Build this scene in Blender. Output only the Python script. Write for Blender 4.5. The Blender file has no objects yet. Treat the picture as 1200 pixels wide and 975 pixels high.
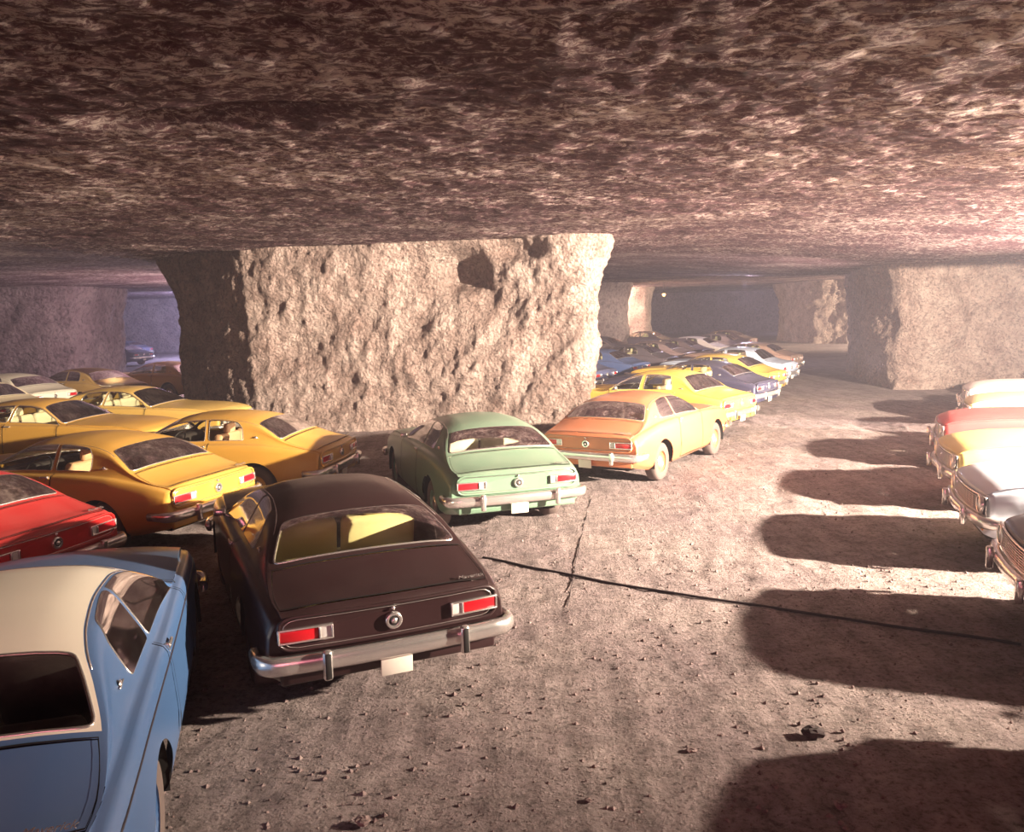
import bpy, math, random
import numpy as np
from mathutils import Vector, Matrix
from mathutils.geometry import delaunay_2d_cdt

SC = bpy.context.scene
COL = SC.collection
RND = random.Random(7)
# ------------------------------------------------------------------ camera
cam = bpy.data.cameras.new('camera'); camo = bpy.data.objects.new('camera', cam); COL.objects.link(camo)
cam.sensor_fit = 'HORIZONTAL'; cam.sensor_width = 36; cam.lens = 985/1200*36; cam.clip_end = 400
camo.matrix_world = Matrix.Translation((0, 0, 2.718)) @ Matrix.Rotation(math.pi/2-.1225, 4, 'X') @ Matrix.Rotation(-.026, 4, 'Z')
SC.camera = camo
SC.view_settings.view_transform = 'Standard'; SC.view_settings.look = 'None'
SC.view_settings.gamma = 1; SC.view_settings.use_curve_mapping = False
SC.view_settings.exposure = 0.0
# ------------------------------------------------------------------ ambient and lamps
W = bpy.data.worlds.new('world'); SC.world = W; W.use_nodes = True
W.node_tree.nodes['Background'].inputs[0].default_value = (.030, .022, .050, 1)
W.node_tree.nodes['Background'].inputs[1].default_value = 1.0
# thin dusty haze in the air of the whole mine
vs_ = W.node_tree.nodes.new('ShaderNodeVolumeScatter'); vs_.inputs['Color'].default_value = (.86, .80, .95, 1)
vs_.inputs['Density'].default_value = .0036; vs_.inputs['Anisotropy'].default_value = .3
W.node_tree.links.new(vs_.outputs[0], W.node_tree.nodes['World Output'].inputs['Volume'])

def lamp(name, kind, loc, target, energy, color, size=.15, spot=None, blend=.6, sy=None):
    l = bpy.data.lights.new(name, kind); o = bpy.data.objects.new(name, l); COL.objects.link(o)
    l.energy = energy; l.color = color
    if kind == 'AREA':
        l.size = size
        if sy: l.shape = 'RECTANGLE'; l.size_y = sy
    else: l.shadow_soft_size = size
    if kind == 'SPOT': l.spot_size = math.radians(spot); l.spot_blend = blend
    o.location = loc
    o.rotation_euler = (Vector(target)-Vector(loc)).to_track_quat('-Z', 'Y').to_euler()
    return o
lamp('flood_lamp', 'SPOT', (12.9, 5.3, 4.0), (1.6, 18.4, 2.0), 82000, (1, .83, .66), .14, 132, 1.0)
lamp('upward_roof_fill', 'SPOT', (15.5, 14.5, 1.5), (-3, 21, 4.6), 30000, (1, .82, .68), .3, 105, 1.0)  # added spot, not a fixture of the mine; brightens the roof
lamp('back_flood_lamp', 'SPOT', (33, 46, 3.2), (26, 60, 2.2), 45000, (1, .82, .62), .2, 130, .8)
lamp('left_passage_fill', 'POINT', (-11, 34.5, 2.4), (0, 0, 0), 2300, (.95, .72, .80), .3)  # added light hidden by the big pillar, lifts the left passage
lamp('left_far_fill', 'POINT', (-20, 62, 3.6), (0, 0, 0), 6500, (.52, .55, 1), .3)  # added bluish fill, tints the rock at the far left
lamp('right_passage_fill', 'POINT', (11, 40, 3.6), (0, 0, 0), 260, (.8, .7, 1), .3)  # invisible fill added for the right passage and bay
lamp('tunnel_lamp', 'POINT', (7.2, 63, 3.6), (0, 0, 0), 2500, (1, .7, .55), .3)
lamp('right_roof_fill', 'SPOT', (10.8, 24, .8), (7.5, 29, 4.4), 2600, (1, .80, .72), .3, 80, 1.0)  # unseen upward spot, added to lighten the roof over the right opening
lamp('left_roof_fill', 'SPOT', (-12, 25.5, .8), (-15, 30.5, 4.4), 2200, (1, .82, .74), .3, 80, 1.0)  # another added spot, for the roof strip on the left
lamp('far_wall_fill', 'POINT', (30, 82, 3.4), (0, 0, 0), 500, (.6, .55, 1), .3)  # added blue fill that keeps the far void from going black
lamp('camera_side_fill', 'AREA', (-1, -6, 2.6), (0, 10, 1), 260, (1, .30, .38), 9, sy=2.5)  # added red area fill behind the camera, lifts the shadows

# ------------------------------------------------------------------ numpy noise
_T = np.random.RandomState(3).rand(64, 64, 64)
def vnoise(x, y, z):
    xi, yi, zi = np.floor(x).astype(int), np.floor(y).astype(int), np.floor(z).astype(int)
    fx, fy, fz = x-xi, y-yi, z-zi
    fx, fy, fz = [f*f*(3-2*f) for f in (fx, fy, fz)]
    def g(a, b, c): return _T[(xi+a) & 63, (yi+b) & 63, (zi+c) & 63]
    l = lambda a, b, t: a+(b-a)*t
    return l(l(l(g(0,0,0), g(1,0,0), fx), l(g(0,1,0), g(1,1,0), fx), fy), l(l(g(0,0,1), g(1,0,1), fx), l(g(0,1,1), g(1,1,1), fx), fy), fz)*2-1
def fbm(x, y, z, o=4, ridged=False):
    s = 0; a = 1; t = 0
    for i in range(o):
        n = vnoise(x*2**i+i*7.3, y*2**i+i*3.1, z*2**i+i*5.7)
        if ridged: n = 1-2*np.abs(n)
        s = s+n*a; t += a; a *= .5
    return s/t

# ------------------------------------------------------------------ materials
class NT:
    def __init__(s, name):
        s.m = bpy.data.materials.new(name); s.m.use_nodes = True; s.t = s.m.node_tree; s.t.nodes.clear()
    def n(s, typ, props=None, **inp):
        nd = s.t.nodes.new(typ)
        for k, v in (props or {}).items(): setattr(nd, k, v)
        for k, v in inp.items():
            k = k.replace('_', ' ') if k.replace('_', ' ') in nd.inputs else k
            key = int(k[1:]) if k[0] == 'i' and k[1:].isdigit() else k
            if isinstance(v, bpy.types.NodeSocket): s.t.links.new(v, nd.inputs[key])
            else:
                if isinstance(v, tuple) and len(v) == 3 and nd.inputs[key].type == 'RGBA': v = v+(1,)
                nd.inputs[key].default_value = v
        return nd
    def ramp(s, fac, stops):
        nd = s.t.nodes.new('ShaderNodeValToRGB'); cr = nd.color_ramp
        while len(cr.elements) < len(stops): cr.elements.new(.5)
        for e, (p, c) in zip(cr.elements, stops):
            e.position = p; e.color = (c, c, c, 1) if not isinstance(c, tuple) else c+(1,)
        s.t.links.new(fac, nd.inputs[0]); return nd.outputs[0]
    def out(s, sh):
        o = s.t.nodes.new('ShaderNodeOutputMaterial'); s.t.links.new(sh, o.inputs[0]); return s.m
def simple(name, col, rough=.6, metal=0, coat=0, spec=.5, bump=None):
    t = NT(name)
    kw = dict(Base_Color=col, Roughness=rough, Metallic=metal)
    if bump:
        nz = t.n('ShaderNodeTexNoise', Scale=bump[0], Detail=3.0)
        b = t.n('ShaderNodeBump', Strength=bump[1], Distance=.01, Height=nz.outputs[0]); kw['Normal'] = b.outputs[0]
    p = t.n('ShaderNodeBsdfPrincipled', **kw)
    p.inputs['Coat Weight'].default_value = coat; p.inputs['Specular IOR Level'].default_value = spec
    return t.out(p.outputs[0])

def m_paint():
    t = NT('car_paint')
    oi = t.n('ShaderNodeObjectInfo'); tc = t.n('ShaderNodeTexCoord'); geo = t.n('ShaderNodeNewGeometry')
    n1 = t.n('ShaderNodeTexNoise', Vector=tc.outputs['Object'], Scale=2.2, Detail=6.0, Roughness=.65)
    n2 = t.n('ShaderNodeTexNoise', Vector=tc.outputs['Object'], Scale=60.0, Detail=3.0)
    up = t.n('ShaderNodeSeparateXYZ', Vector=geo.outputs['Normal'])
    upf = t.n('ShaderNodeMapRange', Value=up.outputs[2]); upf.inputs[1].default_value = .2; upf.inputs[2].default_value = 1
    d1 = t.ramp(n1.outputs[0], [(.35, .35), (.7, 1.)])
    mu = t.n('ShaderNodeMath', {'operation': 'MULTIPLY'}, i0=upf.outputs[0], i1=d1)
    mu1 = t.n('ShaderNodeMath', {'operation': 'MULTIPLY'}, i0=mu.outputs[0], i1=.12)
    mu2 = t.n('ShaderNodeMath', {'operation': 'MULTIPLY'}, i0=mu1.outputs[0], i1=oi.outputs['Alpha'])
    ad = t.n('ShaderNodeMath', {'operation': 'ADD'}, i0=mu2.outputs[0], i1=.015)
    mix = t.n('ShaderNodeMixRGB', Fac=ad.outputs[0], Color1=oi.outputs['Color'], Color2=(.50, .42, .36))
    rg = t.n('ShaderNodeMapRange', Value=mu.outputs[0]); rg.inputs[3].default_value = .32; rg.inputs[4].default_value = .55
    b = t.n('ShaderNodeBump', Strength=.04, Distance=.002, Height=n2.outputs[0])
    p = t.n('ShaderNodeBsdfPrincipled', Base_Color=mix.outputs[0], Roughness=rg.outputs[0], Normal=b.outputs[0])
    p.inputs['Coat Weight'].default_value = .35; p.inputs['Coat Roughness'].default_value = .18
    return t.out(p.outputs[0])
def m_glass():
    t = NT('window_glass')
    tr = t.n('ShaderNodeBsdfTransparent', Color=(.86, .86, .80))
    gl = t.n('ShaderNodeBsdfGlossy', Color=(1, 1, 1), Roughness=.06)
    fr = t.n('ShaderNodeFresnel', IOR=1.24)
    df = t.n('ShaderNodeBsdfDiffuse', Color=(.45, .38, .34))
    tc = t.n('ShaderNodeTexCoord'); nz = t.n('ShaderNodeTexNoise', Vector=tc.outputs['Object'], Scale=3.0, Detail=5.0)
    f = t.ramp(nz.outputs[0], [(.45, .0), (.8, .05)])
    m1 = t.n('ShaderNodeMixShader', Fac=fr.outputs[0], i1=tr.outputs[0], i2=gl.outputs[0])
    m2 = t.n('ShaderNodeMixShader', Fac=f, i1=m1.outputs[0], i2=df.outputs[0])
    return t.out(m2.outputs[0])
def m_rock(name, c1, c2, c3, bump=.8, scale=1.0, stretch=(1, 1, 1), bd=.12):
    t = NT(name)
    tc = t.n('ShaderNodeTexCoord'); mp = t.n('ShaderNodeMapping', Vector=tc.outputs['Object'], Scale=stretch)
    v = mp.outputs[0]
    n1 = t.n('ShaderNodeTexNoise', Vector=v, Scale=.9*scale, Detail=8.0, Roughness=.7)
    n2 = t.n('ShaderNodeTexNoise', Vector=v, Scale=7*scale, Detail=6.0, Roughness=.7, Distortion=.6)
    n3 = t.n('ShaderNodeTexVoronoi', Vector=v, Scale=9*scale)
    r1 = t.ramp(n1.outputs[0], [(.3, c1), (.5, c2), (.72, c3)])
    r2 = t.ramp(n2.outputs[0], [(.36, .45), (.5, .92), (.62, 1.)])
    mix = t.n('ShaderNodeMixRGB', {'blend_type': 'MULTIPLY'}, Fac=1.0, Color1=r1, Color2=r2)
    h = t.n('ShaderNodeMath', {'operation': 'MULTIPLY_ADD'}, i0=n3.outputs[0], i1=-.35, i2=n2.outputs[0])
    b = t.n('ShaderNodeBump', Strength=bump, Distance=bd, Height=h.outputs[0])
    p = t.n('ShaderNodeBsdfPrincipled', Base_Color=mix.outputs[0], Roughness=.92, Normal=b.outputs[0])
    p.inputs['Specular IOR Level'].default_value = .15
    return t.out(p.outputs[0])
def m_ground():
    t = NT('dusty_ground')
    tc = t.n('ShaderNodeTexCoord'); v = tc.outputs['Object']
    rot = t.n('ShaderNodeMapping', Vector=v, Rotation=(0, 0, .33), Scale=(1, .10, 1))
    n1 = t.n('ShaderNodeTexNoise', Vector=v, Scale=.6, Detail=7.0, Roughness=.65)
    n2 = t.n('ShaderNodeTexNoise', Vector=v, Scale=22.0, Detail=8.0, Roughness=.75)
    n3 = t.n('ShaderNodeTexNoise', Vector=rot.outputs[0], Scale=5.0, Detail=6.0, Roughness=.6)
    vo = t.n('ShaderNodeTexVoronoi', Vector=v, Scale=26.0, Randomness=1.0)
    r1 = t.ramp(n1.outputs[0], [(.3, (.34, .26, .265)), (.7, (.52, .425, .395))])
    r2 = t.ramp(n2.outputs[0], [(.36, .42), (.50, .9), (.62, 1.)])
    mix = t.n('ShaderNodeMixRGB', {'blend_type': 'MULTIPLY'}, Fac=1.0, Color1=r1, Color2=r2)
    r3 = t.ramp(n3.outputs[0], [(.35, .72), (.6, 1.)])
    n4 = t.n('ShaderNodeTexNoise', Vector=v, Scale=4.0, Detail=5.0, Roughness=.7)
    r4 = t.ramp(n4.outputs[0], [(.36, .68), (.56, 1.)])
    mix = t.n('ShaderNodeMixRGB', {'blend_type': 'MULTIPLY'}, Fac=1.0, Color1=mix.outputs[0], Color2=r3)
    mix = t.n('ShaderNodeMixRGB', {'blend_type': 'MULTIPLY'}, Fac=1.0, Color1=mix.outputs[0], Color2=r4)
    sp = t.ramp(vo.outputs[0], [(.0, 1.), (.35, .0)])
    h1 = t.n('ShaderNodeMath', {'operation': 'MULTIPLY_ADD'}, i0=sp, i1=.35, i2=n2.outputs[0])
    h2 = t.n('ShaderNodeMath', {'operation': 'MULTIPLY_ADD'}, i0=n3.outputs[0], i1=.9, i2=h1.outputs[0])
    b = t.n('ShaderNodeBump', Strength=1.0, Distance=.055, Height=h2.outputs[0])
    p = t.n('ShaderNodeBsdfPrincipled', Base_Color=mix.outputs[0], Roughness=.95, Normal=b.outputs[0])
    p.inputs['Specular IOR Level'].default_value = .1
    return t.out(p.outputs[0])
def m_emit(name, c, s):
    t = NT(name); e = t.n('ShaderNodeEmission', Color=c, Strength=s); return t.out(e.outputs[0])
def m_objcol(name, rough=.7):
    t = NT(name); oi = t.n('ShaderNodeObjectInfo')
    p = t.n('ShaderNodeBsdfPrincipled', Base_Color=oi.outputs['Color'], Roughness=rough); return t.out(p.outputs[0])
M = dict(
    paint=m_paint(), glass=m_glass(), chrome=simple('chrome', (.86, .82, .79), .22, .85, bump=(40, .05)),
    black=simple('black_rubber', (.012, .010, .010), .6), seam=simple('panel_gap', (.006, .005, .005), .8),
    tire=simple('tire_rubber', (.13, .095, .085), .85, bump=(60, .3)), under=simple('underbody', (.02, .017, .016), .9),
    red=simple('red_lens', (.55, .012, .02), .25, coat=.6), white_lens=simple('clear_lens', (.62, .60, .58), .25, coat=.5),
    lamp=simple('headlamp_glass', (.75, .75, .72), .12, .3, coat=.6), amber=simple('amber_lens', (.7, .25, .03), .3),
    plate=simple('pale_plate', (.72, .66, .58), .6), upholstery=m_objcol('upholstery', .65), trimcol=simple('dark_trim', (.03, .022, .025), .5),
    dash=simple('dashboard_vinyl', (.03, .025, .024), .6), paper=simple('paper', (.8, .74, .62), .7),
    ground=m_ground(),
    rock=m_rock('limestone', (.26, .17, .14), (.48, .355, .31), (.66, .52, .46), 1.0, 1.5, bd=.16),
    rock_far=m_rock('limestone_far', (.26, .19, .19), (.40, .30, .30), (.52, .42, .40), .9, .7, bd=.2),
    ceil=m_rock('ceiling_rock', (.20, .10, .10), (.36, .24, .23), (.50, .38, .35), 1.0, 2.4, (1, 1.3, 1), bd=.10),
    stone=m_rock('loose_stone', (.12, .08, .08), (.26, .19, .18), (.5, .4, .37), .5, 6, bd=.02),
    dstone=simple('dark_stone', (.05, .035, .035), .9), cable=simple('cable_rubber', (.03, .018, .02), .8),
    bulb=m_emit('bulb_glow', (1, .50, .18), 6), enamel=simple('lamp_enamel', (.05, .05, .05), .5))

def m_ceiling():
    t = NT('ceiling_rock'); tc = t.n('ShaderNodeTexCoord'); v = t.n('ShaderNodeMapping', Vector=tc.outputs['Object'], Scale=(1, 1.35, 1), Rotation=(0, 0, .25)).outputs[0]
    big = t.n('ShaderNodeTexNoise', Vector=v, Scale=.55, Detail=4.0, Roughness=.6)
    n = t.n('ShaderNodeTexNoise', Vector=v, Scale=8.5, Detail=9.0, Roughness=.78, Distortion=.5)
    n2 = t.n('ShaderNodeTexNoise', Vector=v, Scale=22.0, Detail=5.0, Roughness=.7)
    sm = t.n('ShaderNodeMath', {'operation': 'MULTIPLY_ADD'}, i0=big.outputs[0], i1=.35, i2=n.outputs[0])
    col = t.ramp(sm.outputs[0], [(.55, (.075, .026, .034)), (.68, (.17, .080, .088)), (.755, (.62, .48, .45)), (.9, (.78, .66, .60))])  # pale speckles on the bumps: light caught by rock, painted into the colour
    h = t.n('ShaderNodeMath', {'operation': 'MULTIPLY_ADD'}, i0=n2.outputs[0], i1=.3, i2=n.outputs[0])
    b = t.n('ShaderNodeBump', Strength=1.0, Distance=.16, Height=h.outputs[0])
    p = t.n('ShaderNodeBsdfPrincipled', Base_Color=col, Roughness=.9, Normal=b.outputs[0]); p.inputs['Specular IOR Level'].default_value = .2
    return t.out(p.outputs[0])
M['ceil'] = m_ceiling()
# ------------------------------------------------------------------ mesh helpers
class MB:
    def __init__(s): s.v = []; s.f = []; s.m = []; s.sm = []
    def add(s, vs, fs, mi=0, smooth=False):
        o = len(s.v); s.v += [tuple(map(float, p)) for p in vs]
        s.f += [tuple(i+o for i in f) for f in fs]; s.m += [mi]*len(fs); s.sm += [smooth]*len(fs)
    def box(s, c, d, rz=0, ry=0, bev=.0, mi=0, taper=1.0):
        hx, hy, hz = [k/2 for k in d]; b = min(bev, hx*.9, hy*.9, hz*.9)
        R = Matrix.Rotation(rz, 3, 'Z') @ Matrix.Rotation(ry, 3, 'Y')
        vs = []; fs = []
        if b <= 0:
            for z in (-1, 1):
                k = taper if z > 0 else 1
                for x, y in ((-1, -1), (1, -1), (1, 1), (-1, 1)): vs.append((x*hx*k, y*hy*k, z*hz))
            fs = [(3, 2, 1, 0), (4, 5, 6, 7), (0, 1, 5, 4), (1, 2, 6, 5), (2, 3, 7, 6), (3, 0, 4, 7)]
        else:  # rounded box from stacked rounded loops
            def loop(ix, z, k):
                r = []
                for q, (sx, sy) in enumerate(((1, 1), (-1, 1), (-1, -1), (1, -1))):
                    for a in (0, 45, 90):
                        an = math.radians(a+q*90)
                        r.append((((hx-b)*sx+math.cos(an)*(b-ix))*k, ((hy-b)*sy+math.sin(an)*(b-ix))*k, z))
                return r
            L = [loop(b, -hz, 1), loop(b*.3, -hz+b*.3, 1), loop(0, -hz+b, 1), loop(0, hz-b, taper), loop(b*.3, hz-b*.3, taper), loop(b, hz, taper)]
            for l in L: vs += l
            n = 12
            for k in range(5):
                for i in range(n): j = (i+1) % n; fs.append((k*n+i, k*n+j, k*n+n+j, k*n+n+i))
            fs.append(tuple(range(n-1, -1, -1))); fs.append(tuple(range(5*n, 6*n)))
        vs = [tuple(R @ Vector(p)+Vector(c)) for p in vs]
        s.add(vs, fs, mi, b > 0); return s
    def tube(s, pts, r, n=6, mi=0, closed=False, flat=1.0):
        pts = [Vector(p) for p in pts]; N = len(pts); vs = []; fs = []
        up = Vector((0, 0, 1))
        for i, p in enumerate(pts):
            a = pts[(i-1) % N] if (closed or i > 0) else p; b = pts[(i+1) % N] if (closed or i < N-1) else p
            d = (b-a); d = d.normalized() if d.length > 1e-9 else Vector((1, 0, 0))
            u = up.cross(d)
            if u.length < .05: u = Vector((0, 1, 0)).cross(d)
            u.normalize(); w = d.cross(u)
            for k in range(n):
                an = 2*math.pi*k/n; vs.append(p+u*math.cos(an)*r+w*math.sin(an)*r*flat)
        for i in range(N if closed else N-1):
            j = (i+1) % N
            for k in range(n): q = (k+1) % n; fs.append((i*n+k, i*n+q, j*n+q, j*n+k))
        if not closed: fs += [tuple(range(n-1, -1, -1)), tuple(range((N-1)*n, N*n))]
        s.add(vs, fs, mi, True); return s
    def lathe(s, prof, c=(0, 0, 0), axis='Y', n=28, mi=0, smooth=True, flip=1):
        vs = []; fs = []; m = len(prof)
        for k in range(n):
            an = 2*math.pi*k/n; ca, sa = math.cos(an), math.sin(an)
            for r, h in prof:
                h *= flip
                p = {'Y': (r*ca, h, r*sa), 'X': (h, r*ca, r*sa), 'Z': (r*ca, r*sa, h)}[axis]
                vs.append((p[0]+c[0], p[1]+c[1], p[2]+c[2]))
        for k in range(n):
            q = (k+1) % n
            for i in range(m-1): fs.append((k*m+i, k*m+i+1, q*m+i+1, q*m+i))
        s.add(vs, fs, mi, smooth); return s
    def mesh(s, name, mats):
        me = bpy.data.meshes.new(name); me.from_pydata(s.v, [], s.f)
        for m in mats: me.materials.append(m)
        me.polygons.foreach_set('material_index', s.m); me.polygons.foreach_set('use_smooth', s.sm)
        me.update(); return me
    def build(s, name, mats, parent=None):
        if not isinstance(mats, (list, tuple)): mats = [mats]
        return link(name, s.mesh(name, mats), parent)
def link(name, me, parent=None):
    o = bpy.data.objects.new(name, me); COL.objects.link(o)
    if parent is not None: o.parent = parent
    return o
def empty(name, loc=(0, 0, 0), rz=0):
    o = bpy.data.objects.new(name, None); COL.objects.link(o); o.location = loc; o.rotation_euler = (0, 0, rz)
    o.empty_display_size = .2; return o
def tag(o, label=None, cat=None, group=None, kind=None):
    if label: o['label'] = label
    if cat: o['category'] = cat
    if group: o['group'] = group
    if kind: o['kind'] = kind
    return o

# ------------------------------------------------------------------ the cave
def gridmesh(name, X, Y, Z, mat, smooth=True, closed=False):
    r, c = X.shape; vs = np.stack([X, Y, Z], -1).reshape(-1, 3)
    i = np.arange(r-1)[:, None]; j = np.arange(c if closed else c-1)[None, :]; jn = (j+1) % c
    f = np.stack([i*c+j+0*i, i*c+jn, (i+1)*c+jn, (i+1)*c+j+0*i], -1).reshape(-1, 4)
    me = bpy.data.meshes.new(name); me.from_pydata(vs.tolist(), [], f.tolist()); me.materials.append(mat)
    me.polygons.foreach_set('use_smooth', [smooth]*len(me.polygons)); me.update(); return me
sstep = lambda a, b, x: (lambda t: t*t*(3-2*t))(np.clip((x-a)/(b-a), 0, 1))
def ground_z(x, y):
    x = np.asarray(x, float); y = np.asarray(y, float); o = np.zeros_like(x+y)
    return .02*fbm(x*.35, y*.35, o, 2)
def ceil_z(x, y):
    x = np.asarray(x, float); y = np.asarray(y, float)
    return 4.4-.5*sstep(4, 13, x)*sstep(8, 18, y)*(1-sstep(34, 46, y))+.35*sstep(45, 60, y)*sstep(5, -20, x)

def build_ground():
    def patch(name, x0, x1, y0, y1, st, amp):
        xs = np.arange(x0, x1+1e-6, st); ys = np.arange(y0, y1+1e-6, st); X, Y = np.meshgrid(xs, ys); o = X*0
        d = .33; u = X*math.cos(d)-Y*math.sin(d); w = X*math.sin(d)+Y*math.cos(d)
        Z = ground_z(X, Y)
        lane = sstep(-.5, 1.5, X-(-1.5+.28*Y+.2))
        Z = Z+amp*(.022*fbm(u*3.2, w*.25, o, 3)*lane+.014*fbm(X*6, Y*6, o, 4)+.010*np.maximum(0, fbm(X*15, Y*15, o+6, 2)-.1)+.008*fbm(X*1.3, Y*1.3, o+3, 2)+.016*np.maximum(0, fbm(X*9, Y*9, o+9, 2)-.28))
        return xs, ys, X, Y, Z
    xs, ys, X, Y, Z = patch('floor', -6, 12, 2.0, 24, .036, 1)
    tag(link('floor', gridmesh('floor', X, Y, Z, M['ground'])), kind='structure')
    mb = MB()   # the rest of the floor around the detailed patch
    for (a, b, c, d) in ((-70, -6, -12, 110), (12, 80, -12, 110), (-6, 12, -12, 2), (-6, 12, 24, 110)):
        n = 8
        vs = [(a+(b-a)*i/n, c+(d-c)*j/n, -.004) for j in range(n+1) for i in range(n+1)]
        mb.add(vs, [(j*(n+1)+i, j*(n+1)+i+1, (j+1)*(n+1)+i+1, (j+1)*(n+1)+i) for j in range(n) for i in range(n)])
    tag(mb.build('floor', M['ground']), kind='structure')
build_ground()

def build_ceiling():
    def mk(xs, ys, fine):
        X, Y = np.meshgrid(xs, ys); o = X*0; Z = ceil_z(X, Y)
        Z = Z-.03*fbm(X*.25, Y*.5, o, 3)
        n = fbm(X*1.1+.3*fbm(X, Y, o+5, 2), Y*1.6, o+2, 4, True)
        Z = Z-.03*n-.05*np.maximum(0, fbm(X*.5, Y*.9, o+8, 3)-.15)
        if fine: Z = Z-.028*fbm(X*4.5, Y*6.0, o+4, 3, True)
        # a long shallow spall scar across the near roof
        e = np.exp(-(((X+2.3)/1.1)**4+((Y-7.0+.10*X)/.26)**2)); Z = Z*(1-e)+(ceil_z(X, Y)+.13)*e
        return gridmesh('ceiling', X, Y, Z, M['ceil'])
    tag(link('ceiling', mk(np.arange(-10, 16.01, .065), np.arange(3, 25.01, .065), True)), kind='structure')
    tag(link('ceiling', mk(np.arange(-60, -9.9, .45), np.arange(-8, 100, .45), False)), kind='structure')
    tag(link('ceiling', mk(np.arange(15.9, 75, .45), np.arange(-8, 100, .45), False)), kind='structure')
    tag(link('ceiling', mk(np.arange(-10.1, 16.2, .3), np.arange(24.9, 100, .45), False)), kind='structure')
    tag(link('ceiling', mk(np.arange(-10.1, 16.2, .4), np.arange(-8, 3.1, .4), False)), kind='structure')
build_ceiling()

def pillar(name, foot, label, mat, step=.06, top=None, amp=1.0, flare=.5, hole=None, seed=0, group=None):
    """foot: closed plan polygon (counter clockwise) walked at equal steps; wall rises to the roof and flares there."""
    pts = [Vector(p) for p in foot]; P = []
    sm = []
    for i, p in enumerate(pts):   # round the corners
        a = pts[i-1]; b = pts[(i+1) % len(pts)]
        for t in (.0, .5, 1.):
            q1 = p.lerp(a, .16); q2 = p.lerp(b, .16); sm.append(q1.lerp(p, t).lerp(p.lerp(q2, t), t))
    L = [(sm[(i+1) % len(sm)]-sm[i]).length for i in range(len(sm))]; tot = sum(L); n = int(tot/step)
    acc = 0; i = 0
    for k in range(n):
        s = tot*k/n
        while acc+L[i] < s: acc += L[i]; i += 1
        P.append(sm[i].lerp(sm[(i+1) % len(sm)], (s-acc)/L[i]))
    P = np.array([(p.x, p.y) for p in P])
    T = np.roll(P, -3, 0)-np.roll(P, 3, 0); N = np.stack([T[:, 1], -T[:, 0]], 1); N /= np.linalg.norm(N, axis=1)[:, None]
    rows = int(4.9/step)+1; v = np.linspace(0, 1, rows)[:, None]
    H = ceil_z(P[:, 0], P[:, 1])[None, :]+.12
    Zb = -.05+v*(H+.05); S = (np.arange(n)*step)[None, :]+0*v
    ang = S*2*math.pi/(n*step); Rr = n*step/(2*math.pi)
    nx, ny = np.cos(ang)*Rr+seed, np.sin(ang)*Rr+seed*2
    off = flare*sstep(.62, 1.0, v)**1.5*(.6+.6*vnoise(nx*.5, ny*.5, Zb*0+1))+.10*np.exp(-v*14)
    off = off+amp*(.24*fbm(nx*.45, ny*.45, Zb*.55, 3)+.15*fbm(nx*1.1+.5*Zb, ny*1.1, Zb*.9+.5*nx, 4, True)+.055*fbm(nx*3.2+.6*Zb, ny*3.2, Zb*2.0, 3, True)+.04*fbm(nx*7, ny*7, Zb*5, 3, True))
    if step < .08: off = off+amp*.035*fbm(nx*9+Zb*3, ny*9, Zb*5, 3, True)
    xx = P[None, :, 0]+0*v
    if hole:
        for hx, hz, rx, rz, dp in hole:
            front = (N[None, :, 1] < -.3)
            e = np.exp(-(np.abs((xx-hx)/rx)**3+np.abs((Zb-hz)/rz)**3)); off = off-dp*e*front
    X = P[None, :, 0]+N[None, :, 0]*off; Y = P[None, :, 1]+N[None, :, 1]*off
    o = link(name, gridmesh(name, X, Y, Zb, mat, closed=True))
    return tag(o, kind='structure')
pillar('wall_front', [(-6.3, 20.4), (-2, 19.9), (1.7, 18.9), (1.9, 19.6), (-.2, 22.2), (-1.6, 27), (-2.5, 33), (-6, 34), (-10.2, 30), (-8.9, 22.8)], '', M['rock'], .055,
       hole=[(-1.05, 3.70, .50, .42, .75), (-.2, 3.0, .45, .5, .15), (.35, 4.1, .55, .22, .35)])
pillar('wall_right', [(12.1, 26.2), (15, 26.3), (21, 25.2), (30, 26), (30, 34), (14, 34.5), (12.6, 30)], '', M['rock'], .09, flare=.25, seed=11, amp=1.3)
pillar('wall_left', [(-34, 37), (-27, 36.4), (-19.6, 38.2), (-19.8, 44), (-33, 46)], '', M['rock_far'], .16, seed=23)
pillar('wall_back', [(21.0, 60), (24.2, 57.2), (35, 57.6), (36, 66), (21.5, 68)], '', M['rock'], .14, seed=31, amp=1.5)
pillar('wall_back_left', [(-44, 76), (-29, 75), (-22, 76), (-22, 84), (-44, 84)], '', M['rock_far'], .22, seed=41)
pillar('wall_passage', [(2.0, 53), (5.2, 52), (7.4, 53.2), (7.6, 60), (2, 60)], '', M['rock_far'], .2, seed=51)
pillar('wall_tunnel', [(8.2, 64.5), (10.5, 64), (11.0, 66), (10.8, 72), (8, 72)], '', M['rock'], .25, seed=61)
pillar('wall_far_side', [(-20, 92), (70, 92), (70, 96), (-20, 96)], '', M['rock_far'], .5, seed=71)

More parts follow.
